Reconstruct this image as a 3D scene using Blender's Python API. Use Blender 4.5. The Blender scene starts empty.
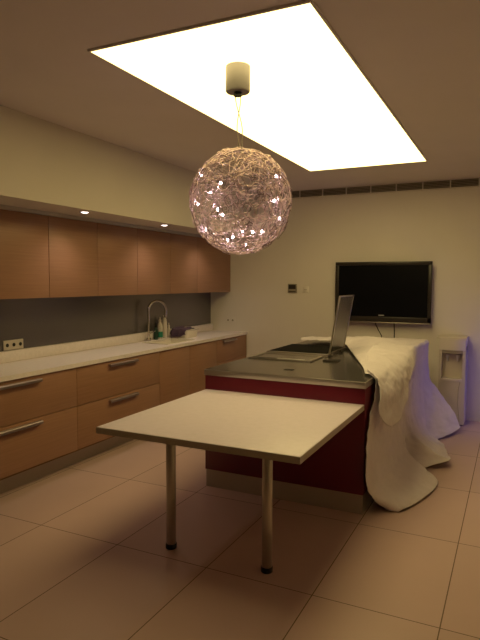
import bpy, bmesh, math, random
from mathutils import Vector, Matrix
import numpy as np
random.seed(7)
PI = math.pi
S = bpy.context.scene
COL = S.collection

# ------------------------------------------------------------------ materials
def nodes(name):
    m = bpy.data.materials.new(name); m.use_nodes = True
    nt = m.node_tree; nt.nodes.clear()
    out = nt.nodes.new('ShaderNodeOutputMaterial')
    return m, nt, out

def pbr(name, col, rough=.5, metal=0, spec=.5, bump=0, bscale=60, vary=0, vscale=3, stretch=(1, 1, 1), coat=0, sheen=0):
    m, nt, out = nodes(name)
    b = nt.nodes.new('ShaderNodeBsdfPrincipled')
    nt.links.new(b.outputs[0], out.inputs[0])
    b.inputs['Base Color'].default_value = (*col, 1)
    b.inputs['Roughness'].default_value = rough
    b.inputs['Metallic'].default_value = metal
    b.inputs['Specular IOR Level'].default_value = spec
    b.inputs['Coat Weight'].default_value = coat
    b.inputs['Sheen Weight'].default_value = sheen
    geo = nt.nodes.new('ShaderNodeNewGeometry')
    mp = nt.nodes.new('ShaderNodeMapping'); mp.inputs['Scale'].default_value = stretch
    nt.links.new(geo.outputs['Position'], mp.inputs['Vector'])
    if vary:
        n = nt.nodes.new('ShaderNodeTexNoise'); n.inputs['Scale'].default_value = vscale
        n.inputs['Detail'].default_value = 5
        nt.links.new(mp.outputs[0], n.inputs['Vector'])
        r = nt.nodes.new('ShaderNodeMapRange')
        r.inputs['From Min'].default_value = .3; r.inputs['From Max'].default_value = .7
        r.inputs['To Min'].default_value = 1 - vary; r.inputs['To Max'].default_value = 1 + vary
        nt.links.new(n.outputs['Fac'], r.inputs['Value'])
        mx = nt.nodes.new('ShaderNodeVectorMath'); mx.operation = 'SCALE'
        mx.inputs[0].default_value = col
        nt.links.new(r.outputs[0], mx.inputs['Scale'])
        nt.links.new(mx.outputs[0], b.inputs['Base Color'])
    if bump:
        n2 = nt.nodes.new('ShaderNodeTexNoise'); n2.inputs['Scale'].default_value = bscale
        nt.links.new(mp.outputs[0], n2.inputs['Vector'])
        bp = nt.nodes.new('ShaderNodeBump'); bp.inputs['Strength'].default_value = bump
        bp.inputs['Distance'].default_value = .002
        nt.links.new(n2.outputs['Fac'], bp.inputs['Height'])
        nt.links.new(bp.outputs[0], b.inputs['Normal'])
    return m

def emit(name, col, st):
    m, nt, out = nodes(name)
    e = nt.nodes.new('ShaderNodeEmission')
    e.inputs[0].default_value = (*col, 1); e.inputs[1].default_value = st
    nt.links.new(e.outputs[0], out.inputs[0])
    return m

TX, TY, TW, TL = 1.1276, -4.2058, .6106, .9332
def tile_mat():
    m, nt, out = nodes('floor_tile')
    b = nt.nodes.new('ShaderNodeBsdfPrincipled'); nt.links.new(b.outputs[0], out.inputs[0])
    b.inputs['Specular IOR Level'].default_value = .45
    geo = nt.nodes.new('ShaderNodeNewGeometry'); sep = nt.nodes.new('ShaderNodeSeparateXYZ')
    nt.links.new(geo.outputs['Position'], sep.inputs[0])
    def mth(op, a, c=None):
        n = nt.nodes.new('ShaderNodeMath'); n.operation = op
        for i, v in enumerate((a, c)):
            if v is None: continue
            if isinstance(v, (int, float)): n.inputs[i].default_value = v
            else: nt.links.new(v, n.inputs[i])
        return n.outputs[0]
    def line(o, org, w, half):
        t = mth('DIVIDE', mth('SUBTRACT', o, org - 100 * w), w)
        f = mth('FRACT', t)
        d = mth('MINIMUM', f, mth('SUBTRACT', 1.0, f))
        return mth('LESS_THAN', mth('MULTIPLY', d, w), half), mth('FLOOR', t)
    lx, ix = line(sep.outputs[0], TX, TW, .0028)
    ly, iy = line(sep.outputs[1], TY, TL, .0028)
    g = mth('MAXIMUM', lx, ly)
    comb = nt.nodes.new('ShaderNodeCombineXYZ')
    nt.links.new(ix, comb.inputs[0]); nt.links.new(iy, comb.inputs[1])
    wn = nt.nodes.new('ShaderNodeTexWhiteNoise'); nt.links.new(comb.outputs[0], wn.inputs['Vector'])
    ns = nt.nodes.new('ShaderNodeTexNoise'); ns.inputs['Scale'].default_value = 2.5; ns.inputs['Detail'].default_value = 6
    nt.links.new(geo.outputs['Position'], ns.inputs['Vector'])
    f = mth('ADD', mth('MULTIPLY', wn.outputs['Value'], .10), mth('MULTIPLY', ns.outputs['Fac'], .14))
    k = mth('ADD', .88, f)
    sc = nt.nodes.new('ShaderNodeVectorMath'); sc.operation = 'SCALE'
    sc.inputs[0].default_value = (.54, .385, .37); nt.links.new(k, sc.inputs['Scale'])
    mix = nt.nodes.new('ShaderNodeMix'); mix.data_type = 'RGBA'
    nt.links.new(g, mix.inputs['Factor']); nt.links.new(sc.outputs[0], mix.inputs['A'])
    mix.inputs['B'].default_value = (.16, .11, .075, 1)
    nt.links.new(mix.outputs['Result'], b.inputs['Base Color'])
    r = mth('ADD', .34, mth('MULTIPLY', g, .4)); nt.links.new(r, b.inputs['Roughness'])
    bp = nt.nodes.new('ShaderNodeBump'); bp.inputs['Strength'].default_value = .4; bp.inputs['Distance'].default_value = .001
    nt.links.new(mth('SUBTRACT', 1.0, g), bp.inputs['Height']); nt.links.new(bp.outputs[0], b.inputs['Normal'])
    return m

def glass_mat(name, tint=(.9, .95, 1)):
    m, nt, out = nodes(name)
    t = nt.nodes.new('ShaderNodeBsdfTransparent'); t.inputs[0].default_value = (*tint, 1)
    gl = nt.nodes.new('ShaderNodeBsdfGlossy'); gl.inputs['Roughness'].default_value = .03
    fr = nt.nodes.new('ShaderNodeFresnel'); fr.inputs[0].default_value = 1.45
    mx = nt.nodes.new('ShaderNodeMixShader')
    nt.links.new(fr.outputs[0], mx.inputs[0]); nt.links.new(t.outputs[0], mx.inputs[1]); nt.links.new(gl.outputs[0], mx.inputs[2])
    nt.links.new(mx.outputs[0], out.inputs[0])
    return m

M = dict(
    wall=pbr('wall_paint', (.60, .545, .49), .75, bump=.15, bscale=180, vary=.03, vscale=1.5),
    back=pbr('wall_paint_brightened', (.73, .68, .66), .75, bump=.15, bscale=180, vary=.03, vscale=1.5),  # paler copy of the wall paint; the back wall's extra light put into colour
    ceil=pbr('ceiling_paint', (.68, .61, .62), .6, vary=.02),
    floor=tile_mat(),
    wood=pbr('beech_veneer', (.315, .168, .104), .42, vary=.09, vscale=3, stretch=(4, .8, 40), spec=.4),
    edge=pbr('cabinet_core', (.20, .11, .05), .6),
    counter=pbr('stone_counter', (.80, .73, .76), .35, vary=.05, vscale=40),
    table=pbr('table_laminate', (.77, .69, .82), .38, vary=.03, vscale=30),
    tedge=pbr('table_edge', (.42, .36, .29), .45),
    steel=pbr('brushed_steel', (.46, .42, .38), .33, 1, bump=.1, bscale=40, stretch=(1, 20, 20)),
    chrome=pbr('chrome', (.62, .58, .54), .16, 1),
    handle=pbr('handle_metal', (.42, .36, .36), .38, .9),
    splash=pbr('splash_metal', (.22, .205, .22), .27, .75, vary=.06, vscale=1.2, stretch=(1, 1, .1)),
    top=pbr('island_steel', (.26, .235, .22), .2, .85, vary=.06, vscale=60),
    topedge=pbr('island_steel_edge', (.42, .38, .36), .35, .8),
    red=pbr('red_lacquer', (.14, .011, .026), .3, spec=.5),
    plinth=pbr('plinth_metal', (.46, .42, .38), .42, .35),
    black=pbr('black_plastic', (.012, .011, .011), .35),
    bglass=pbr('black_glass', (.008, .008, .009), .08),
    screen=pbr('tv_screen', (.004, .004, .006), .3, spec=.12),
    bezel=pbr('tv_bezel', (.030, .024, .023), .3, spec=.35),
    white=pbr('white_plastic', (.64, .58, .55), .4),
    offw=pbr('ivory_plastic', (.56, .50, .46), .45),
    greyp=pbr('grey_plastic', (.30, .26, .21), .5),
    ceramic=pbr('white_ceramic', (.74, .68, .58), .2),
    sheet=pbr('cotton_sheet', (.66, .60, .66), .85, bump=.35, bscale=350, sheen=.2, vary=.03, vscale=8),
    cloth=pbr('mauve_cloth', (.085, .05, .085), .9, bump=.4, bscale=300),
    dgreen=pbr('dark_green', (.012, .05, .035), .3),
    hob=pbr('hob_black', (.005, .005, .005), .6, spec=.05),
    green=pbr('green_label', (.03, .25, .17), .4),
    wire=pbr('pink_wire', (.80, .62, .62), .4, .6),
    wire2=pbr('dark_wire', (.30, .21, .20), .45, .6),
    cord=pbr('steel_cord', (.35, .30, .24), .4, .7),
    canop=pbr('satin_nickel', (.29, .27, .28), .5, .5),
    lidg=pbr('smoked_glass', (.13, .115, .10), .25, .35, vary=.25, vscale=25),
    logo=pbr('silver_logo', (.7, .7, .7), .3, .6),
    vent=pbr('vent_paint', (.34, .30, .26), .55),
    ventf=pbr('vent_frame', (.62, .57, .53), .5),
    gap=pbr('vent_dark', (.012, .010, .008), .8),
    panel=emit('luminous_ceiling', (1.0, .775, .295), 4.05),
    bulb=emit('bulb_glow', (1.0, .80, .90), 85),
    lamp=emit('downlight_glow', (1.0, .88, .8), 6),
    pane=glass_mat('window_glass'),
)

# ------------------------------------------------------------------ builders
class MB:
    def __init__(s): s.bm = bmesh.new()
    def box(s, x0, x1, y0, y1, z0, z1, bev=0, seg=2):
        t = bmesh.new()
        bmesh.ops.create_cube(t, size=1)
        for v in t.verts:
            v.co = Vector(((x0 + x1) / 2 + v.co.x * (x1 - x0), (y0 + y1) / 2 + v.co.y * (y1 - y0), (z0 + z1) / 2 + v.co.z * (z1 - z0)))
        if bev: bmesh.ops.bevel(t, geom=t.edges[:], offset=bev, segments=seg, affect='EDGES', profile=.5)
        s.join(t); return s
    def join(s, t):
        me = bpy.data.meshes.new('tmp'); t.to_mesh(me); t.free(); s.bm.from_mesh(me); bpy.data.meshes.remove(me)
    def cyl(s, p, q, r0, r1=None, n=32, bev=0):
        p, q = Vector(p), Vector(q); r1 = r0 if r1 is None else r1
        t = bmesh.new()
        bmesh.ops.create_cone(t, cap_ends=True, segments=n, radius1=r0, radius2=r1, depth=(q - p).length)
        if bev:
            es = [e for e in t.edges if abs(e.verts[0].co.z - e.verts[1].co.z) < 1e-6]
            bmesh.ops.bevel(t, geom=es, offset=bev, segments=2, affect='EDGES', profile=.5)
        rot = (q - p).to_track_quat('Z', 'Y').to_matrix().to_4x4()
        bmesh.ops.transform(t, matrix=Matrix.Translation((p + q) / 2) @ rot, verts=t.verts)
        s.join(t); return s
    def lathe(s, c, prof, n=32):          # prof: list of (r, z), about a vertical axis through c
        t = bmesh.new(); rings = []
        for r, z in prof:
            rings.append([t.verts.new((c[0] + r * math.cos(2 * PI * k / n), c[1] + r * math.sin(2 * PI * k / n), c[2] + z)) for k in range(n)])
        for a, b in zip(rings, rings[1:]):
            for k in range(n): t.faces.new((a[k], a[(k + 1) % n], b[(k + 1) % n], b[k]))
        t.faces.new(rings[0][::-1]); t.faces.new(rings[-1])
        bmesh.ops.recalc_face_normals(t, faces=t.faces[:])
        s.join(t); return s
    def tube(s, pts, r, n=10):
        t = bmesh.new(); P = [Vector(p) for p in pts]; rings = []
        up = Vector((0, 0, 1)); pu = None
        for i, p in enumerate(P):
            d = (P[min(i + 1, len(P) - 1)] - P[max(i - 1, 0)]).normalized()
            u = pu - d * pu.dot(d) if pu is not None else (up if abs(d.z) < .9 else Vector((1, 0, 0))).cross(d)
            u.normalize(); w = d.cross(u); pu = u
            rr = r[i] if isinstance(r, (list, tuple)) else r
            rings.append([t.verts.new(p + (u * math.cos(2 * PI * k / n) + w * math.sin(2 * PI * k / n)) * rr) for k in range(n)])
        for a, b in zip(rings, rings[1:]):
            for k in range(n): t.faces.new((a[k], a[(k + 1) % n], b[(k + 1) % n], b[k]))
        t.faces.new(rings[0][::-1]); t.faces.new(rings[-1])
        bmesh.ops.recalc_face_normals(t, faces=t.faces[:])
        s.join(t); return s
    def quad(s, *pts):
        s.bm.faces.new([s.bm.verts.new(p) for p in pts]); return s
    def prism(s, outline, axis, a, b):    # outline in the other two axes, extruded from a to b
        def P(u, v, w):
            return {0: (w, u, v), 1: (u, w, v), 2: (u, v, w)}[axis]
        t = bmesh.new()
        A = [t.verts.new(P(u, v, a)) for u, v in outline]; B = [t.verts.new(P(u, v, b)) for u, v in outline]
        n = len(A)
        t.faces.new(A); t.faces.new(B[::-1])
        for i in range(n): t.faces.new((A[i], B[i], B[(i + 1) % n], A[(i + 1) % n]))
        bmesh.ops.recalc_face_normals(t, faces=t.faces[:])
        s.join(t); return s

def wloc(o):
    v = Vector(o.location)
    while o.parent: o = o.parent; v += Vector(o.location)
    return v

def obj(name, mb, mat, parent=None, origin=None, smooth=True, label=None):
    bm = mb.bm if isinstance(mb, MB) else mb
    if origin is None:
        if parent is not None:
            xs = [v.co for v in bm.verts]
            origin = Vector(((min(v.x for v in xs) + max(v.x for v in xs)) / 2, (min(v.y for v in xs) + max(v.y for v in xs)) / 2, min(v.z for v in xs)))
        else: origin = Vector((0, 0, 0))
    origin = Vector(origin)
    bmesh.ops.translate(bm, vec=-origin, verts=bm.verts)
    me = bpy.data.meshes.new(name); bm.to_mesh(me); bm.free()
    o = bpy.data.objects.new(name, me); COL.objects.link(o)
    for m in (mat if isinstance(mat, (list, tuple)) else [mat]): me.materials.append(m)
    if smooth:
        for p in me.polygons: p.use_smooth = True
        try: me.set_sharp_from_angle(angle=math.radians(40))
        except Exception: pass
    if parent is not None:
        o.parent = parent; o.location = origin - wloc(parent)
    else: o.location = origin
    if label: o['label'] = label
    return o

def tag(o, label, cat, group=None, kind=None):
    o['label'] = label; o['category'] = cat
    if group: o['group'] = group
    if kind: o['kind'] = kind
    return o
def thing(name, loc, label, cat, group=None):
    o = bpy.data.objects.new(name, None); COL.objects.link(o)
    o.location = loc; o.empty_display_size = .1
    return tag(o, label, cat, group)
def single(name, mb, mat, label, cat, group=None, origin=None):
    bm = mb.bm
    if origin is None:
        xs = [v.co for v in bm.verts]
        origin = (sum(v.x for v in xs) / len(xs), sum(v.y for v in xs) / len(xs), min(v.z for v in xs))
    return tag(obj(name, mb, mat, None, origin), label, cat, group)
def struct(name, mb, mat, label=None, cat=None):
    o = obj(name, mb, mat, smooth=False); o['kind'] = 'structure'
    if label: o['label'] = label
    if cat: o['category'] = cat
    return o
def copy_tree(o, parent=None):
    c = o.copy(); COL.objects.link(c)
    if parent is not None: c.parent = parent
    for ch in [x for x in bpy.data.objects if x.parent == o]: copy_tree(ch, c)
    return c

# ------------------------------------------------------------------ room shell
ZC = 2.725; XR = 4.35; YF = -11.5
struct('floor', MB().box(0, XR, YF, 0, -.1, 0), M['floor'], 'beige stone tile floor with thin dark grout lines', 'floor')
struct('ceiling', MB().box(0, XR, YF, 0, ZC, ZC + .1), M['ceil'], 'plain painted ceiling around the luminous panel', 'ceiling')
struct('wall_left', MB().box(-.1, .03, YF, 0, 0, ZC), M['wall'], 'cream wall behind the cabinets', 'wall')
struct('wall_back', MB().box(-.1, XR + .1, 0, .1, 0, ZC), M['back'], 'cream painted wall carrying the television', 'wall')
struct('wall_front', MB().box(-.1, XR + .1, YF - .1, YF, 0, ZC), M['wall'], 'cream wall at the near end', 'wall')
WY0, WY1, WZ0, WZ1 = -.62, -.08, .25, 1.05  # unseen window inferred from the sheet's blue light, sized and placed for it
struct('wall_right', MB().box(XR, XR + .1, YF, WY0, 0, ZC).box(XR, XR + .1, WY1, 0, 0, ZC)
       .box(XR, XR + .1, WY0, WY1, 0, WZ0).box(XR, XR + .1, WY0, WY1, WZ1, ZC), M['wall'], 'cream wall with the unseen low window', 'wall')
w = struct('window_1', MB().box(XR + .02, XR + .08, WY0, WY0 + .06, WZ0, WZ1).box(XR + .02, XR + .08, WY1 - .06, WY1, WZ0, WZ1)
           .box(XR + .02, XR + .08, WY0, WY1, WZ0, WZ0 + .06).box(XR + .02, XR + .08, WY0, WY1, WZ1 - .06, WZ1)
           .box(XR + .02, XR + .08, -.37, -.33, WZ0, WZ1), M['offw'], 'low unseen window in the right wall', 'window')
p_ = obj('pane', MB().box(XR + .045, XR + .052, WY0 + .06, -.37, WZ0 + .06, WZ1 - .06).box(XR + .045, XR + .052, -.33, WY1 - .06, WZ0 + .06, WZ1 - .06), M['pane'], w, smooth=False)
p_['kind'] = 'structure'
XB, ZB = .749, 2.138
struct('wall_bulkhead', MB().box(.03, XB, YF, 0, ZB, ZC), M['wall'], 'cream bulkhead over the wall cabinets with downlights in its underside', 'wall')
struct('trim_1', MB().box(.05, .375, -4.6, 0, 2.108, ZB), M['plinth'], 'grey strip between bulkhead and cabinet doors', 'trim')
struct('baseboard_left', MB().box(.40, .4603, -5.2, 0, 0, .15), M['plinth'], 'brushed metal kickboard under the base cabinets', 'kickboard')

# ------------------------------------------------------------------ luminous ceiling panel
PX0, PX1, PY0, PY1 = 1.8748, 3.0404, -4.5595, -1.1846
t = thing('ceiling_light_panel', ((PX0 + PX1) / 2, (PY0 + PY1) / 2, ZC - .012), 'large glowing rectangular light panel set in the ceiling', 'ceiling light')
obj('diffuser', MB().box(PX0 + .008, PX1 - .008, PY0 + .008, PY1 - .008, ZC - .010, ZC - .002), M['panel'], t, smooth=False)
f = MB()
f.box(PX0 - .003, PX0 + .008, PY0 - .003, PY1 + .003, ZC - .0105, ZC).box(PX1 - .008, PX1 + .003, PY0 - .003, PY1 + .003, ZC - .0105, ZC)
f.box(PX0 + .008, PX1 - .008, PY0 - .003, PY0 + .008, ZC - .0105, ZC).box(PX0 + .008, PX1 - .008, PY1 - .008, PY1 + .003, ZC - .0105, ZC)
obj('frame', f, M['ceil'], t, smooth=False)

# ------------------------------------------------------------------ downlights
DL = [(-3.19, 'recessed downlight over the first full-width cabinet door from the left'),
      (-2.02, 'recessed downlight between the wire globe and its left-hand twin'),
      (-.95, 'recessed downlight hidden behind the wire globe lamp')]
dl0 = None
for y, lab in DL:
    if dl0 is None:
        dl0 = thing('downlight', (.635, y, ZB), lab, 'downlight', 'downlights under the bulkhead')
        obj('rim', MB().lathe((.635, y, ZB), [(.030, 0), (.030, -.004), (.042, -.006), (.045, -.003), (.045, 0)]), M['chrome'], dl0)
        obj('lamp', MB().lathe((.635, y, ZB), [(.001, -.0105), (.015, -.0095), (.027, -.006), (.029, -.001)]), M['lamp'], dl0)
    else:
        c = copy_tree(dl0); c.location = (.635, y, ZB); c['label'] = lab
    L = bpy.data.lights.new('downlight_beam', 'SPOT'); L.energy = 9; L.color = (1, .80, .62)
    L.spot_size = math.radians(130); L.spot_blend = 1.0; L.shadow_soft_size = .025
    lo = bpy.data.objects.new('downlight_beam', L); COL.objects.link(lo); lo.location = (.635, y, ZB - .02)

# ------------------------------------------------------------------ wall cabinets
UX, UZ0, UZ1 = .3556, 1.4334, 2.108
ub = [-4.53, -3.92, -3.312, -2.705, -2.095, -1.487, -.888, 0]
ulab = ['beech wall cabinet at the near end of the row, cut off by the photo edge', 'beech wall cabinet, leftmost in view, left of the first downlight',
        'beech wall cabinet lit by the downlight nearest the camera', 'beech wall cabinet in shade between the two visible downlights',
        'beech wall cabinet lit by the second downlight, above the tap', 'beech wall cabinet partly behind the wire globe, above the purple cloth',
        'wider beech wall cabinet at the end of the row, touching the television wall']
for i in range(1, 7):
    a, b = ub[i], ub[i + 1]
    t = thing('wall_cabinet', (.2, (a + b) / 2, UZ0), ulab[i], 'cabinet', 'beech wall cabinets under the bulkhead')
    obj('cabinet_body', MB().box(.05, UX - .022, a + .0015, b - .0015, UZ0 + .004, UZ1), M['edge'], t, smooth=False)
    obj('door', MB().box(UX - .020, UX, a + .0025, b - .0025, UZ0, UZ1 - .002, .0012), M['wood'], t)

# ------------------------------------------------------------------ base cabinets
FX, BZ0, BZ1 = .60, .172, .862
def bar_handle(y0, y1, z, parent):
    h = MB().prism([(FX - .001, z + .008), (FX + .030, z + .008), (FX + .036, z + .002), (FX + .036, z - .016), (FX + .028, z - .018), (FX + .028, z), (FX - .001, z)], 1, y0, y1)
    obj('handle', h, M['handle'], parent)
def front(name, a, b, z0, z1, parent): return obj(name, MB().box(FX - .02, FX, a + .002, b - .002, z0, z1, .0012), M['wood'], parent)
def base(a, b, lab, top=None):
    t = thing('base_cabinet', (.3, (a + b) / 2, .15), lab, 'cabinet', 'beech base cabinets along the wall')
    obj('cabinet_body', MB().box(.05, FX - .022, a + .0015, b - .0015, .152, top or BZ1), M['edge'], t, smooth=False)
    return t
for a, b, lab in [(-4.50, -3.276, 'wide beech drawer cabinet in the left corner of the photo, cut by its edge'),
                  (-3.276, -2.066, 'wide beech drawer cabinet left of the sink, behind the table corner')]:
    t = base(a, b, lab); m = (a + b) / 2
    for z0, z1 in ((.540, BZ1 - .004), (BZ0, .535)):
        d = front('drawer', a, b, z0, z1, t)
        bar_handle(m - .205, m + .205, z1 - .030, d)
for a, b, lab in [(-2.066, -1.475, 'plain handleless beech base cabinet right under the tap'),
                  (-1.475, -.842, 'plain handleless beech base cabinet under the purple cloth')]:
    t = base(a, b, lab, .72); front('door', a, b, BZ0, BZ1 - .004, t)
t = base(-.842, 0, 'beech base cabinet with slim handle at the television wall end')
d = front('drawer', -.842, 0, .582, BZ1 - .004, t); bar_handle(-.71, -.35, .838, d)
front('drawer', -.842, 0, BZ0, .577, t)

# worktop with upstand, cut out for the sink
SY0, SY1, SX0, SX1 = -1.80, -1.28, .225, .52
wt = thing('kitchen_worktop', (.3, -2.4, .866), 'long cream stone worktop with upstand along the wall', 'worktop')
g = MB().box(.05, SX0, -4.9, 0, .866, .90).box(SX1, .62, -4.9, 0, .866, .90).box(SX0, SX1, -4.9, SY0, .866, .90).box(SX0, SX1, SY1, 0, .866, .90)
bmesh.ops.remove_doubles(g.bm, verts=g.bm.verts, dist=1e-5)
obj('slab', g, M['counter'], wt, smooth=False)
obj('upstand', MB().box(.05, .085, -4.9, 0, .9, .992, .003), M['counter'], wt)
single('backsplash', MB().box(.031, .05, -4.9, -.002, .992, UZ0), M['splash'], 'grey brushed metal backsplash sheet between worktop and wall cabinets', 'backsplash')

# sink and tap
sk = thing('kitchen_sink', ((SX0 + SX1) / 2, (SY0 + SY1) / 2, .74), 'white sink set into the stone worktop', 'sink')
b_ = MB()
b_.box(SX0 + .002, SX0 + .012, SY0 + .002, SY1 - .002, .74, .898).box(SX1 - .012, SX1 - .002, SY0 + .002, SY1 - .002, .74, .898)
b_.box(SX0 + .012, SX1 - .012, SY0 + .002, SY0 + .012, .74, .898).box(SX0 + .012, SX1 - .012, SY1 - .012, SY1 - .002, .74, .898)
b_.box(SX0 + .002, SX1 - .002, SY0 + .002, SY1 - .002, .735, .742)
obj('basin', b_, M['ceramic'], sk)
r_ = MB(); zz = .9003
r_.box(SX0 - .02, SX0 + .004, SY0 - .02, SY1 + .02, zz, zz + .008, .003).box(SX1 - .004, SX1 + .02, SY0 - .02, SY1 + .02, zz, zz + .008, .003)
r_.box(SX0 + .004, SX1 - .004, SY0 - .02, SY0 + .004, zz, zz + .008, .003).box(SX0 + .004, SX1 - .004, SY1 - .004, SY1 + .02, zz, zz + .008, .003)
obj('rim', r_, M['ceramic'], sk)
obj('drain', MB().cyl((.37, -1.54, .742), (.37, -1.54, .746), .04), M['chrome'], sk)

fy, fx = -1.60, .135
fa = thing('kitchen_tap', (fx, fy, .9), 'tall arched chrome tap at the left end of the sink', 'tap')
obj('tap_base', MB().cyl((fx, fy, .9), (fx, fy, .935), .028, bev=.004), M['chrome'], fa)
dx, dy = .42, .91
pts = [(fx, fy, .93 + k * .05) for k in range(7)]
R_ = .115
for k in range(1, 15):
    a = PI - k * PI * 1.08 / 14
    u = R_ + R_ * math.cos(a); pts.append((fx + dx * u, fy + dy * u, 1.235 + R_ * math.sin(a)))
obj('spout', MB().tube(pts, .0145, 16), M['chrome'], fa)
e = Vector(pts[-1]); dd = (Vector(pts[-1]) - Vector(pts[-2])).normalized()
obj('nozzle', MB().cyl(e - dd * .01, e + dd * .05, .018), M['chrome'], fa)
obj('lever', MB().tube([(fx, fy, .985), (fx + .05, fy - .02, .995), (fx + .11, fy - .03, 1.02)], [.009, .007, .006], 10), M['chrome'], fa)

# bottles, tub and cloth by the sink (all on the worktop strip behind it)
def bottle(x, y, prof, body_h, lab, mat, capmat, name='bottle'):
    t = thing(name, (x, y, .9005), lab, 'bottle', 'bottles behind the sink')
    obj('bottle_body', MB().lathe((x, y, .9005), prof, 24), mat, t)
    r = prof[-1][0]
    obj('cap', MB().lathe((x, y, .9005 + body_h), [(r + .004, 0), (r + .004, .022), (r * .55, .028), (r * .5, .05), (.003, .052)], 20), capmat, t)
    return t
t = bottle(.118, -1.345, [(.028, 0), (.032, .01), (.032, .13), (.024, .17), (.012, .20)], .20, 'pale bottle with green base nearest the tap', M['white'], M['offw'])
obj('label_band', MB().lathe((.118, -1.345, .9005), [(.0328, .02), (.0332, .022), (.0332, .085), (.0328, .087)], 24), M['green'], t, label='green band')
bottle(.118, -1.25, [(.028, 0), (.031, .01), (.031, .19), (.022, .225), (.012, .245)], .245, 'tall white bottle, second from the tap', M['white'], M['white'])
bottle(.118, -1.16, [(.018, 0), (.021, .008), (.021, .10), (.010, .125)], .125, 'small slim white bottle beside the purple cloth', M['white'], M['white'])
bottle(.116, -1.425, [(.022, 0), (.026, .01), (.026, .10), (.013, .14)], .14, 'squat dark green bottle behind the tap arch', M['dgreen'], M['black'])

tx0, tx1, ty0, ty1 = .185, .375, -1.16, -.87
tub = MB()
def rring(x0, x1, y0, y1, z, r, n=6):
    P = []
    for cx, cy, a0 in ((x1 - r, y1 - r, 0), (x0 + r, y1 - r, 90), (x0 + r, y0 + r, 180), (x1 - r, y0 + r, 270)):
        for k in range(n): a = math.radians(a0 + 90 * k / (n - 1)); P.append((cx + r * math.cos(a), cy + r * math.sin(a), z))
    return P
rings = [rring(tx0 + .02, tx1 - .02, ty0 + .02, ty1 - .02, .9005, .03), rring(tx0, tx1, ty0, ty1, .99, .035), rring(tx0 - .008, tx1 + .008, ty0 - .008, ty1 + .008, .992, .04),
         rring(tx0 + .006, tx1 - .006, ty0 + .006, ty1 - .006, .992, .033), rring(tx0 + .026, tx1 - .026, ty0 + .026, ty1 - .026, .907, .028)]
V = [[tub.bm.verts.new(p) for p in r] for r in rings]
for a, b in zip(V, V[1:]):
    for k in range(len(a)): tub.bm.faces.new((a[k], a[(k + 1) % len(a)], b[(k + 1) % len(a)], b[k]))
tub.bm.faces.new(V[0][::-1]); tub.bm.faces.new(V[-1]); bmesh.ops.recalc_face_normals(tub.bm, faces=tub.bm.faces[:])
single('washing_up_tub', tub, M['ceramic'], 'low white tub beside the sink with a purple cloth over it', 'tub')
# folded cloth hung over the near rim
cl = MB(); n1, n2 = 24, 18; G = []
prof = [(.0, 0.955), (.0, .998), (.0, 1.006)]
for i in range(n1):
    row = []; u = i / (n1 - 1)
    x = .172 + .200 * u
    for j in range(n2):
        v = j / (n2 - 1)
        if v < .35: y = -.99 - .185 * (v / .35); z = 1.006 + .016 * math.sin(v * 9 + u * 7) ** 2
        else: k = (v - .35) / .65; y = -1.182 - .010 * math.sin(k * 3) - .006 * math.sin(u * 14) ** 2; z = 1.006 - (.080 + .016 * math.sin(u * 5)) * k
        row.append(cl.bm.verts.new((x + .010 * math.sin(v * 6), y, max(z + .005 * math.sin(u * 11 + v * 4), .9045))))
    G.append(row)
for i in range(n1 - 1):
    for j in range(n2 - 1): cl.bm.faces.new((G[i][j], G[i + 1][j], G[i + 1][j + 1], G[i][j + 1]))
bmesh.ops.recalc_face_normals(cl.bm, faces=cl.bm.faces[:])
o = single('dish_cloth', cl, M['cloth'], 'dark purple dish cloth hung over the white tub', 'cloth')
md = o.modifiers.new('thick', 'SOLIDIFY'); md.thickness = .005; md.offset = 0

# power sockets
t = thing('socket_strip', (.05, -3.43, .995), 'ivory strip of three power sockets low on the metal backsplash', 'power socket')
obj('plate', MB().box(.0505, .060, -3.533, -3.326, .996, 1.078, .003), M['offw'], t)
for k in range(3):
    y = -3.533 + .0345 + k * .069
    so = obj('socket', MB().lathe((0, 0, 0), [(.024, 0), (.024, .0025), (.020, .0025), (.018, .001)], 24), M['offw'], t, origin=(0, 0, 0))
    so.rotation_euler = (0, PI / 2, 0); so.location = Vector((.060, y, 1.037)) - wloc(t)
    ho = obj('socket_hole', MB().cyl((0, 0, .0005), (0, 0, .0032), .0155, n=20), M['gap'], so, origin=(0, 0, 0)); ho.location = (0, 0, 0)
t = thing('double_socket', (.36, -.005, 1.01), 'pair of power sockets on the cream wall at the worktop end', 'power socket')
obj('plate', MB().box(.285, .435, -.010, -.0005, 1.005, 1.09, .003), M['back'], t)
for x in (.325, .395):
    obj('socket_hole', MB().cyl((x, -.0108, 1.047), (x, -.012, 1.047), .014, n=20), M['greyp'], t)

# ------------------------------------------------------------------ island
IX0, IX1, IY0, IY1 = 1.724, 2.959, -3.1355, -.66
t = thing('kitchen_island', ((IX0 + IX1) / 2, (IY0 + IY1) / 2, 0), 'dark red lacquered kitchen island behind the white table', 'kitchen island')
obj('island_body', MB().box(IX0 + .006, IX1 - .006, IY0 + .012, IY1, .135, .863, .002), M['red'], t)
obj('plinth', MB().box(IX0 + .012, IX1 - .012, IY0 + .018, IY1 - .02, 0, .135), M['plinth'], t, smooth=False)
t = thing('island_worktop', ((IX0 + IX1) / 2, (IY0 + IY1) / 2, .864), 'dark polished steel worktop of the red island', 'worktop')
obj('slab', MB().box(IX0 + .002, IX1 - .002, IY0 + .002, IY1, .8645, .908, .002), M['topedge'], t, label='lighter steel rim')
obj('steel_top', MB().box(IX0 + .005, IX1 - .005, IY0 + .005, IY1 - .003, .9075, .909), M['top'], t, smooth=False)
ZI = .9093
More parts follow.
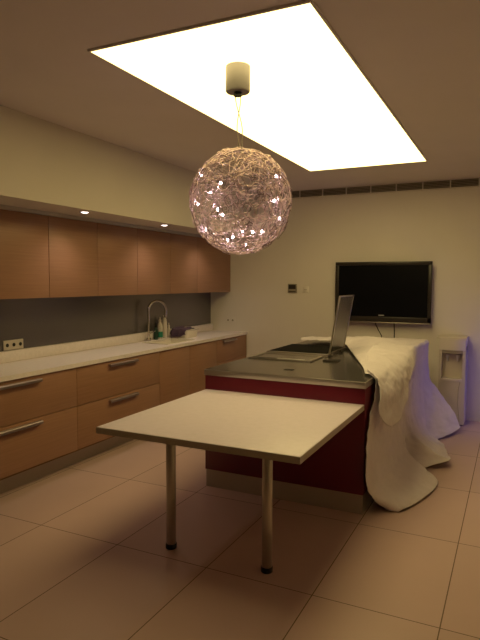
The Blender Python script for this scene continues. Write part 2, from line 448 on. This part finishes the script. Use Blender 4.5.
single('socket_cover', MB().box(2.275, 2.345, -2.885, -2.835, ZI, ZI + .003, .001), M['bezel'], 'small dark cover plate near the front of the steel worktop', 'cover plate')
# cooktop with a raised lid
hx0, hx1, hy0, hy1 = 1.765, 2.355, -2.03, -1.38
t = thing('cooktop', ((hx0 + hx1) / 2, (hy0 + hy1) / 2, ZI), 'black glass cooktop with its lid standing upright', 'cooktop')
f = MB().box(hx0, hx1, hy0, hy0 + .035, ZI, ZI + .022, .003).box(hx0, hx1, hy1 - .02, hy1, ZI, ZI + .022, .003)
f.box(hx0, hx0 + .02, hy0 + .035, hy1 - .02, ZI, ZI + .022, .003).box(hx1 - .02, hx1, hy0 + .035, hy1 - .02, ZI, ZI + .022, .003)
obj('frame', f, M['topedge'], t)
obj('glass_plate', MB().box(hx0 + .02, hx1 - .02, hy0 + .035, hy1 - .02, ZI, ZI + .026, .002), M['hob'], t, smooth=False)
# lid, hinged along the right side, leaning slightly outwards
lx, ly0, ly1, lz0, lz1, lean = 2.362, -2.03, -1.56, .934, 1.452, .088
sl = lean / (lz1 - lz0)
def sheared(x0, x1, y0, y1, z0, z1, bev=0):
    m = MB().box(x0, x1, y0, y1, z0, z1, bev)
    for v in m.bm.verts: v.co.x += (v.co.z - lz0) * sl
    return m
lid = obj('lid', sheared(lx + .001, lx + .009, ly0 + .012, ly1 - .012, lz0 + .012, lz1 - .012), M['lidg'], t, smooth=False, label='upright smoked glass lid')
lf = sheared(lx - .002, lx + .013, ly0, ly0 + .014, lz0, lz1, .002)
for a in ((ly1 - .014, ly1, lz0, lz1), (ly0 + .014, ly1 - .014, lz1 - .014, lz1), (ly0 + .014, ly1 - .014, lz0, lz0 + .014)):
    q = sheared(lx - .002, lx + .013, *a, .002); lf.join(q.bm)
obj('lid_frame', lf, M['steel'], lid)
for y in (ly0 + .08, ly1 - .08): obj('hinge', MB().cyl((lx + .002, y - .03, .923), (lx + .002, y + .03, .923), .0125, n=16), M['steel'], t)
# steel tray in front of it
tx0, tx1, ty0, ty1 = 1.760, 2.33, -2.42, -2.06
t = thing('warming_tray', ((tx0 + tx1) / 2, (ty0 + ty1) / 2, ZI), 'flat steel tray let into the worktop in front of the cooktop', 'tray')
f = MB().box(tx0, tx1, ty0, ty0 + .03, ZI, ZI + .012, .002).box(tx0, tx1, ty1 - .03, ty1, ZI, ZI + .012, .002)
f.box(tx0, tx0 + .03, ty0 + .03, ty1 - .03, ZI, ZI + .012, .002).box(tx1 - .03, tx1, ty0 + .03, ty1 - .03, ZI, ZI + .012, .002)
obj('frame', f, M['topedge'], t)
obj('tray_plate', MB().box(tx0 + .03, tx1 - .03, ty0 + .03, ty1 - .03, ZI, ZI + .006), M['top'], t, smooth=False)
obj('control_strip', MB().box(2.03, 2.27, ty0 + .004, ty0 + .026, ZI + .012, ZI + .016, .001), M['logo'], t, label='bright steel strip')
obj('control_strip', MB().box(1.80, 2.02, ty0 + .004, ty0 + .026, ZI + .012, ZI + .015, .001), M['bezel'], t, label='dark strip')
single('spoon_rest', MB().box(2.40, 2.52, -2.32, -2.20, ZI, ZI + .012, .004), M['bezel'], 'small dark dish right of the steel tray below the lid', 'dish')

# ------------------------------------------------------------------ table
T0, T1, TY0, TY1 = 1.740, 2.948, -4.3777, -3.128
t = thing('dining_table', ((T0 + T1) / 2, (TY0 + TY1) / 2, 0), 'square white table on two steel legs butted against the red island', 'table')
tp = obj('tabletop', MB().box(T0, T1, TY0, TY1, .720, .757, .002), M['table'], t)
e_ = MB().box(T0 - .002, T1 + .002, TY0 - .002, TY0, .7205, .754).box(T1, T1 + .002, TY0, TY1, .7205, .754).box(T0 - .002, T0, TY0, TY1, .7205, .754)
obj('edge_band', e_, M['tedge'], tp, smooth=False, label='darker edge band')
for x in (2.048, 2.663):
    lg = obj('leg', MB().cyl((x, -4.093, .028), (x, -4.093, .714), .0285, bev=.002), M['steel'], t)
    obj('mount_plate', MB().cyl((x, -4.093, .710), (x, -4.093, .7195), .05), M['steel'], lg)
    obj('foot_cap', MB().cyl((x, -4.093, 0), (x, -4.093, .03), .033, bev=.004), M['black'], lg)

# ------------------------------------------------------------------ dust sheet
ROWS = [
 [(2.895,-2.890,0.916),(2.935,-2.910,0.918),(2.985,-2.940,0.910),(2.974,-2.990,0.780),(2.968,-3.100,0.620),(2.968,-3.170,0.420),(2.970,-3.200,0.200),(3.030,-3.070,0.090),(3.080,-2.950,0.012)],
 [(2.850,-2.720,0.918),(2.920,-2.760,0.935),(2.990,-2.820,0.918),(2.976,-2.880,0.740),(2.978,-2.960,0.540),(2.988,-3.020,0.330),(3.018,-3.050,0.150),(3.100,-3.010,0.050),(3.170,-2.980,0.010)],
 [(2.780,-2.500,0.918),(2.870,-2.540,0.950),(2.990,-2.600,0.925),(2.999,-2.640,0.720),(3.000,-2.680,0.500),(3.008,-2.720,0.290),(3.068,-2.760,0.120),(3.190,-2.800,0.045),(3.240,-2.820,0.010)],
 [(2.670,-2.200,0.918),(2.810,-2.230,0.965),(2.988,-2.280,0.935),(2.969,-2.280,0.720),(2.968,-2.310,0.480),(2.968,-2.340,0.270),(3.048,-2.400,0.120),(3.220,-2.430,0.070),(3.345,-2.420,0.010)],
 [(2.550,-1.880,0.918),(2.750,-1.900,0.985),(2.988,-1.950,0.950),(2.989,-1.960,0.720),(2.990,-1.990,0.480),(2.993,-2.020,0.280),(3.048,-2.090,0.150),(3.200,-2.170,0.090),(3.335,-2.230,0.012)],
 [(2.450,-1.620,0.920),(2.700,-1.660,.975),(2.988,-1.720,0.955),(2.969,-1.740,0.720),(2.968,-1.780,0.480),(2.968,-1.830,0.260),(3.018,-1.880,0.100),(3.100,-1.930,0.035),(3.180,-1.980,0.008)],
 [(2.370,-1.420,0.935),(2.660,-1.460,.985),(2.988,-1.520,0.955),(2.984,-1.550,0.720),(2.985,-1.600,0.480),(2.998,-1.660,0.300),(3.078,-1.770,0.190),(3.240,-1.880,0.130),(3.380,-1.830,0.065)],
 [(2.270,-1.280,0.975),(2.520,-1.250,1.060),(2.985,-1.250,0.955),(2.972,-1.270,0.720),(2.975,-1.320,0.480),(2.993,-1.400,0.290),(3.078,-1.500,0.140),(3.220,-1.560,0.060),(3.340,-1.560,0.012)],
 [(2.020,-1.260,0.965),(2.450,-1.000,1.010),(2.990,-0.950,0.955),(2.976,-0.960,0.720),(2.980,-1.000,0.480),(3.003,-1.080,0.270),(3.078,-1.180,0.110),(3.200,-1.220,0.045),(3.270,-1.220,0.010)],
 [(1.770,-1.190,0.935),(2.400,-0.850,0.985),(3.030,-0.690,0.965),(3.005,-0.700,0.720),(3.000,-0.740,0.480),(3.010,-0.800,0.250),(3.050,-0.920,0.090),(3.110,-0.980,0.030),(3.180,-1.000,0.010)],
 [(1.760,-1.020,0.965),(2.300,-0.720,0.965),(3.010,-0.585,0.955),(3.020,-0.585,0.720),(3.055,-0.580,0.500),(3.090,-0.600,0.320),(3.150,-0.680,0.200),(3.240,-0.740,0.100),(3.290,-0.780,0.020)],
 [(1.750,-0.900,0.945),(2.200,-0.660,0.940),(2.880,-0.590,0.940),(2.940,-0.570,0.720),(3.040,-0.530,0.520),(3.130,-0.510,0.400),(3.230,-0.520,0.290),(3.300,-0.560,0.170),(3.360,-0.610,0.060)],
 [(1.740,-0.800,0.928),(2.000,-0.650,0.928),(2.600,-0.610,0.925),(2.660,-0.580,0.720),(2.740,-0.530,0.500),(2.860,-0.490,0.320),(2.980,-0.460,0.140),(3.060,-0.450,0.030),(3.140,-0.460,0.010)],
]
FLAP = [
 [(2.905,-2.88,.930),(2.995,-2.955,.924),(3.030,-3.02,.80),(3.018,-3.08,.70)],
 [(2.86,-2.70,.955),(3.010,-2.82,.945),(3.070,-2.90,.76),(3.075,-3.00,.565)],
 [(2.80,-2.46,.985),(3.015,-2.60,.960),(3.095,-2.68,.80),(3.115,-2.77,.570)],
 [(2.76,-2.24,1.005),(3.015,-2.36,.972),(3.085,-2.41,.85),(3.115,-2.46,.690)],
 [(2.75,-2.10,1.010),(3.010,-2.22,.980),(3.065,-2.25,.93),(3.100,-2.27,.850)],
 [(2.72,-1.86,1.002),(3.005,-1.91,.985),(3.055,-1.93,.94),(3.080,-1.94,.865)],
 [(2.70,-1.50,1.000),(2.975,-1.50,.988),(3.005,-1.50,.97),(3.030,-1.50,.930)],
]
sb = MB(); G = [[sb.bm.verts.new(p) for p in r] for r in ROWS]
CR = sb.bm.edges.layers.float.new('crease_edge')
def crease(a, b, w):
    e = sb.bm.edges.get((a, b))
    if e: e[CR] = w
for i in range(len(G) - 1):
    for j in range(len(G[0]) - 1): sb.bm.faces.new((G[i][j], G[i][j + 1], G[i + 1][j + 1], G[i + 1][j]))
for i in range(len(G) - 1): crease(G[i][8], G[i + 1][8], .95); crease(G[i][0], G[i + 1][0], .6)
for i in range(7, len(G) - 1): crease(G[i][2], G[i + 1][2], .8)
for j in range(8):
    crease(G[0][j], G[0][j + 1], .9)
    if j >= 2: crease(G[9][j], G[9][j + 1], .9)
    if j >= 5: crease(G[5][j], G[5][j + 1], .7); crease(G[6][j], G[6][j + 1], .7)
    if j >= 4: crease(G[11][j], G[11][j + 1], .6)
G = [[sb.bm.verts.new(p) for p in r] for r in FLAP]
for i in range(len(G) - 1):
    for j in range(len(G[0]) - 1): sb.bm.faces.new((G[i][j], G[i][j + 1], G[i + 1][j + 1], G[i + 1][j]))
for i in range(len(G) - 1): crease(G[i][3], G[i + 1][3], .9)
bmesh.ops.recalc_face_normals(sb.bm, faces=sb.bm.faces[:])
sb.bm.faces.ensure_lookup_table()
nf = (len(ROWS) - 1) * (len(ROWS[0]) - 1)
for part in (sb.bm.faces[:nf], sb.bm.faces[nf:]):
    if sum(f.normal.z + f.normal.x for f in part) < 0: bmesh.ops.reverse_faces(sb.bm, faces=list(part))
sh = single('dust_sheet', sb, M['sheet'], 'crumpled cream dust sheet over the far end of the island, trailing onto the floor', 'dust sheet')
md = sh.modifiers.new('sub', 'SUBSURF'); md.levels = 4; md.render_levels = 4
tx = bpy.data.textures.new('creases', 'CLOUDS'); tx.noise_scale = .12; tx.noise_depth = 2
md = sh.modifiers.new('crease', 'DISPLACE'); md.texture = tx; md.texture_coords = 'LOCAL'; md.strength = .032; md.mid_level = .3
tx2 = bpy.data.textures.new('wrinkles', 'MUSGRAVE' if False else 'CLOUDS'); tx2.noise_scale = .045; tx2.noise_depth = 1
md = sh.modifiers.new('wrinkle', 'DISPLACE'); md.texture = tx2; md.texture_coords = 'LOCAL'; md.strength = .007; md.mid_level = .3
md = sh.modifiers.new('thick', 'SOLIDIFY'); md.thickness = .003; md.offset = 1

# ------------------------------------------------------------------ television
X0, X1, Z0, Z1 = 1.845, 2.975, 1.087, 1.812
t = thing('television', ((X0 + X1) / 2, -.05, Z0), 'black flat screen television mounted on the cream wall', 'television')
obj('housing', MB().box(X0 + .03, X1 - .03, -.078, -.012, Z0 + .03, Z1 - .03, .006), M['black'], t)
bw = .042
f = MB().box(X0, X1, -.10, -.075, Z1 - bw, Z1, .004).box(X0, X0 + bw, -.10, -.075, Z0 + .02, Z1 - bw, .004).box(X1 - bw, X1, -.10, -.075, Z0 + .02, Z1 - bw, .004).box(X0, X1, -.10, -.075, Z0 + .012, Z0 + .075, .004)
bz = obj('bezel', f, M['bezel'], t)
obj('silver_strip', MB().box(X0, X1, -.104, -.078, Z0, Z0 + .012, .003), M['steel'], t, label='thin silver bottom strip')
obj('screen', MB().box(X0 + bw - .002, X1 - bw + .002, -.092, -.080, Z0 + .07, Z1 - bw + .002), M['screen'], t, smooth=False)
lm = MB(); cx = 2.41; z = Z0 + .085
lm.box(cx - .034, cx + .032, -.0935, -.092, z + .001, z + .012, .0006)
obj('logo', lm, M['logo'], t, smooth=False, label='small pale mark under the screen')
obj('cable', MB().tube([(2.33, -.05, Z0 + .05), (2.335, -.03, 1.06), (2.36, -.012, 1.0), (2.40, -.009, .93), (2.405, -.009, .6), (2.40, -.009, .3)], .006, 8), M['black'], t)
obj('cable', MB().tube([(2.55, -.05, Z0 + .05), (2.55, -.02, 1.05), (2.552, -.009, .98), (2.55, -.009, .6), (2.55, -.009, .3)], .006, 8), M['black'], t)

# thermostat and switch
t = thing('thermostat', (1.254, -.01, 1.43), 'grey wall thermostat with dark display left of the television', 'thermostat')
obj('housing', MB().box(1.194, 1.314, -.022, -.0005, 1.430, 1.546, .004), M['greyp'], t)
obj('display', MB().box(1.206, 1.302, -.0235, -.0215, 1.478, 1.534), M['bezel'], t, smooth=False)
obj('button_strip', MB().box(1.206, 1.302, -.0235, -.0215, 1.440, 1.452), M['bezel'], t, smooth=False)
t = thing('light_switch', (1.43, -.005, 1.43), 'cream light switch between the thermostat and the television', 'light switch')
obj('plate', MB().box(1.392, 1.472, -.009, -.0005, 1.432, 1.512, .003), M['back'], t)
obj('rocker', MB().box(1.408, 1.456, -.013, -.0085, 1.445, 1.499, .002), M['back'], t)
obj('slot', MB().box(1.412, 1.452, -.0145, -.0125, 1.468, 1.474), M['greyp'], t, smooth=False)

# ------------------------------------------------------------------ vent along the ceiling
v0 = 1.045; seg = .2985; z0, z1 = 2.628, ZC - .001; nseg = 8
t = thing('air_vent', (v0 + nseg * seg / 2, -.01, z0), 'long dark slatted air vent where the back wall meets the ceiling', 'vent')
obj('backing', MB().box(v0, v0 + nseg * seg, -.008, -.001, z0, z1), M['gap'], t, smooth=False)
obj('frame', MB().box(v0, v0 + nseg * seg, -.022, -.008, z0, z0 + .010).box(v0, v0 + nseg * seg, -.022, -.008, z1 - .008, z1), M['ventf'], t, smooth=False)
for k in range(nseg + 1):
    x = v0 + k * seg
    obj('divider', MB().box(x - .006, x + .006, -.022, -.008, z0 + .010, z1 - .008), M['ventf'], t, smooth=False)
for k in range(nseg):
    a, b = v0 + k * seg + .006, v0 + (k + 1) * seg - .006
    m = MB()
    for q in range(5):
        z = z0 + .018 + q * .0175
        m.prism([(-.020, z - .002), (-.018, z - .001), (-.0085, z + .013), (-.0085, z + .010)], 0, a, b)
    obj('louvre', m, M['vent'], t, smooth=False)

# ------------------------------------------------------------------ water dispenser
X0, X1, Y0, Y1 = 3.097, 3.372, -.31, -.015
t = thing('water_dispenser', ((X0 + X1) / 2, (Y0 + Y1) / 2, 0), 'white freestanding water dispenser against the back wall', 'water dispenser')
cxm = (X0 + X1) / 2
def fy(x, bulge): return Y0 - bulge * (1 - ((x - cxm) / ((X1 - X0) / 2)) ** 2)
def curved_block(x0, x1, z0, z1, bulge, yb, n=12):
    out = [(x0 + (x1 - x0) * k / n, fy(x0 + (x1 - x0) * k / n, bulge)) for k in range(n + 1)]
    return MB().prism(out + [(x1, yb), (x0, yb)], 2, z0, z1)
hd = .012
body = curved_block(X0, X1, .02, .505, .022, Y1)
body.box(X0, X1, Y0 + .085, Y1, .505, .865)
body.join(curved_block(X0, X0 + .030, .505, .865, .022, Y0 + .13, 3).bm); body.join(curved_block(X1 - .030, X1, .505, .865, .022, Y0 + .13, 3).bm)
obj('casing', body, M['offw'], t)
obj('head', curved_block(X0, X1, .835, .955, .045, Y1), M['white'], t)
obj('top_plate', curved_block(X0 - .03, X1 + .005, .955, .972, .02, Y1), M['white'], t)
obj('drip_tray', curved_block(X0 + .032, X1 - .032, .495, .523, .034, Y0 + .125), M['white'], t)
obj('niche_lip', curved_block(X0 + .032, X1 - .032, .800, .834, .030, Y0 + .125), M['greyp'], t)
for x in (cxm - .052, cxm + .052):
    tp_ = obj('tap', MB().cyl((x, Y0 + .13, .755), (x, Y0 + .06, .755), .017, n=20).cyl((x, Y0 + .065, .76), (x, Y0 + .065, .705), .014, .010, n=20), M['logo'], t, label='silver tap')
    obj('tap_lever', MB().box(x - .018, x + .018, Y0 + .045, Y0 + .09, .768, .782, .003), M['white'], tp_)
obj('foot_base', MB().box(X0 + .02, X1 - .02, Y0 + .03, Y1 - .02, 0, .02), M['black'], t, smooth=False)
obj('front_groove', MB().tube([(X1 - .050, fy(X1 - .05, .022) - .001, .49), (X1 - .065, fy(X1 - .065, .022) - .001, .40), (X1 - .066, fy(X1 - .066, .022) - .001, .25), (X1 - .045, fy(X1 - .045, .022) - .001, .05)], .0025, 8), M['greyp'], t)

# ------------------------------------------------------------------ pendant globe
PCX, PCY, PCZ, PR = 2.486, -4.074, 2.001, .273
t = thing('pendant_lamp', (PCX, PCY, ZC - .012), 'big pendant globe of tangled pinkish wire with small lit bulbs', 'pendant lamp')
cyx, cyy = 2.468, -4.074
obj('ceiling_canopy', MB().lathe((cyx, cyy, ZC - .0125), [(.062, 0), (.065, -.003), (.065, -.130), (.061, -.136), (.006, -.136)], 40), M['canop'], t)
obj('cord_grip', MB().cyl((cyx, cyy, ZC - .147), (cyx, cyy, ZC - .168), .022, n=24), M['black'], t)
for s in (1, -1):
    pts = []
    for k in range(24):
        u = k / 23; z = ZC - .165 - u * (ZC - .165 - (PCZ + PR + .0))
        off = s * (.013 * math.cos(u * PI * 1.55) if u < .65 else .013 * math.cos(.65 * PI * 1.55) * (1 - (u - .65) / .35 * .6))
        pts.append((cyx + (PCX - cyx) * u + off, cyy + off * .4, z))
    obj('cable', MB().tube(pts, .0026, 8), M['cord'], t)
# wire globe: many wobbly loops lying in a thin spherical shell
rng = np.random.default_rng(3)
verts, faces = [], []
def add_loop(P, r, closed=True):
    n = len(P); base = len(verts)
    D = np.roll(P, -1, 0) - np.roll(P, 1, 0); D /= np.linalg.norm(D, axis=1)[:, None] + 1e-9
    Nn = P - np.array([PCX, PCY, PCZ]); Nn /= np.linalg.norm(Nn, axis=1)[:, None]
    B = np.cross(D, Nn); B /= np.linalg.norm(B, axis=1)[:, None] + 1e-9
    Nn = np.cross(B, D)
    for i in range(n):
        for k in range(3):
            a = 2 * PI * k / 3; verts.append(tuple(P[i] + r * (B[i] * math.cos(a) + Nn[i] * math.sin(a))))
    for i in range(n):
        j = (i + 1) % n
        for k in range(3):
            l = (k + 1) % 3; faces.append((base + i * 3 + k, base + i * 3 + l, base + j * 3 + l, base + j * 3 + k))
def rand_dir():
    v = rng.normal(size=3); return v / np.linalg.norm(v)
def loop(axis, ang, n, wob, rad):
    a = np.cross(axis, [0, 0, 1.0] if abs(axis[2]) < .9 else [1.0, 0, 0]); a /= np.linalg.norm(a); b = np.cross(axis, a)
    th = np.linspace(0, 2 * PI, n, endpoint=False)
    w1 = sum(rng.normal() * np.sin(k * th + rng.uniform(0, 6.28)) / k for k in (2, 3, 5, 7)) * wob
    w2 = sum(rng.normal() * np.sin(k * th + rng.uniform(0, 6.28)) / k for k in (1, 2, 3, 4)) * .012
    an = ang + w1
    d = np.cos(an)[:, None] * axis + np.sin(an)[:, None] * (np.cos(th)[:, None] * a + np.sin(th)[:, None] * b)
    return np.array([PCX, PCY, PCZ]) + d * ((rad + w2) * PR)[:, None]
def wires(n, lo, hi, seg, wob, r, r0, r1):
    for k in range(n):
        f0 = len(faces); add_loop(loop(rand_dir(), rng.uniform(lo, hi), seg, wob, rng.uniform(r0, r1)), r)
        mids.extend([int(rng.random() < .28)] * (len(faces) - f0))
mids = []
wires(22, .7, 1.57, 90, .10, .0017, .96, 1.0)
wires(260, .06, .20, 24, .05, .0016, .93, 1.01)
wires(190, .04, .13, 18, .06, .0027, .94, 1.01)
me = bpy.data.meshes.new('wire_globe'); 
me.from_pydata([(x - PCX, y - PCY, (z - PCZ) * 1.03) for x, y, z in verts], [], faces); me.materials.append(M['wire']); me.materials.append(M['wire2']); me.polygons.foreach_set('material_index', mids)
for p in me.polygons: p.use_smooth = True
wg = bpy.data.objects.new('wire_globe', me); COL.objects.link(wg); wg.parent = t; wg.location = Vector((PCX, PCY, PCZ)) - wloc(t)
# lit bulbs: places on the shell, most on the side towards the room's near end
BULBS = []
CAMP = Vector((3.8262, -6.8254, 1.5755)); CC = Vector((PCX, PCY, PCZ))
view = (CC - CAMP).normalized(); rt = view.cross(Vector((0, 0, 1))).normalized(); upv = rt.cross(view)
# offsets (right, up, toward room) in fractions of the radius
for a, b, nearside in [(-.75, .50, 1), (-.36, .33, 1), (-.62, .18, 0), (-.80, -.05, 1), (.66, .47, 1), (.62, .02, 1), (.74, -.30, 1), (-.66, -.52, 1),
                       (-.24, -.71, 1), (-.16, -.72, 0), (.10, -.80, 1), (.05, -.60, 0), (.23, -.55, 1), (.40, -.54, 1), (-.42, -.14, 1), (-.38, -.27, 0)]:
    rr = .93; c = math.sqrt(max(rr * rr - a * a - b * b, .0))
    BULBS.append(CC + PR * (rt * a + upv * b - view * (c if nearside else -c)))
b0 = None
for p in BULBS:
    if b0 is None:
        m = MB(); bmesh.ops.create_icosphere(m.bm, subdivisions=2, radius=.0052)
        for v in m.bm.verts: v.co.z *= 1.3
        b0 = obj('bulb', m, M['bulb'], t, origin=(0, 0, 0)); b0['label'] = 'tiny lit halogen bulb'
        s0 = obj('bulb_socket', MB().cyl((0, 0, .008), (0, 0, .020), .0035, n=10), M['wire'], b0, origin=(0, 0, 0)); o = b0
    else:
        o = b0.copy(); COL.objects.link(o); s = s0.copy(); COL.objects.link(s); s.parent = o
    o.location = p - wloc(t)

# ------------------------------------------------------------------ dusk outside
wd = bpy.data.worlds.new('dusk'); S.world = wd; wd.use_nodes = True
bg = wd.node_tree.nodes['Background']; bg.inputs[0].default_value = (.06, .12, 1.0, 1); bg.inputs[1].default_value = 4.6
L = bpy.data.lights.new('window_portal', 'AREA'); L.shape = 'RECTANGLE'; L.size = WZ1 - WZ0; L.size_y = WY1 - WY0
L.cycles.is_portal = True
lo = bpy.data.objects.new('window_portal', L); COL.objects.link(lo); lo.location = (XR + .12, (WY0 + WY1) / 2, (WZ0 + WZ1) / 2); lo.rotation_euler = (0, PI / 2, 0)

# ------------------------------------------------------------------ camera
cam = bpy.data.cameras.new('camera'); co = bpy.data.objects.new('camera', cam); COL.objects.link(co); S.camera = co
yaw, pitch, roll, fpx = -.4534, -.0687, .0039, 563.14
s, c = math.sin(yaw), math.cos(yaw)
r = Vector((c, -s, 0)); fw = Vector((s, c, 0)); u = Vector((0, 0, 1))
fw2 = fw * math.cos(pitch) + u * math.sin(pitch); u2 = u * math.cos(pitch) - fw * math.sin(pitch)
r3 = r * math.cos(roll) + u2 * math.sin(roll); u3 = u2 * math.cos(roll) - r * math.sin(roll)
mt = Matrix((r3, u3, -fw2)).transposed().to_4x4(); mt.translation = (3.8262, -6.8254, 1.5755)
co.matrix_world = mt
cam.sensor_fit = 'AUTO'; cam.sensor_width = 36; cam.lens = fpx / 640 * 36; cam.clip_start = .05

S.view_settings.view_transform = 'Standard'; S.view_settings.look = 'None'
S.view_settings.exposure = 0; S.view_settings.gamma = 1; S.view_settings.use_curve_mapping = False
try:
    S.cycles.use_denoising = True; S.cycles.denoiser = 'OPENIMAGEDENOISE'
    S.cycles.max_bounces = 10; S.cycles.diffuse_bounces = 6; S.cycles.sample_clamp_indirect = 6
except Exception: pass
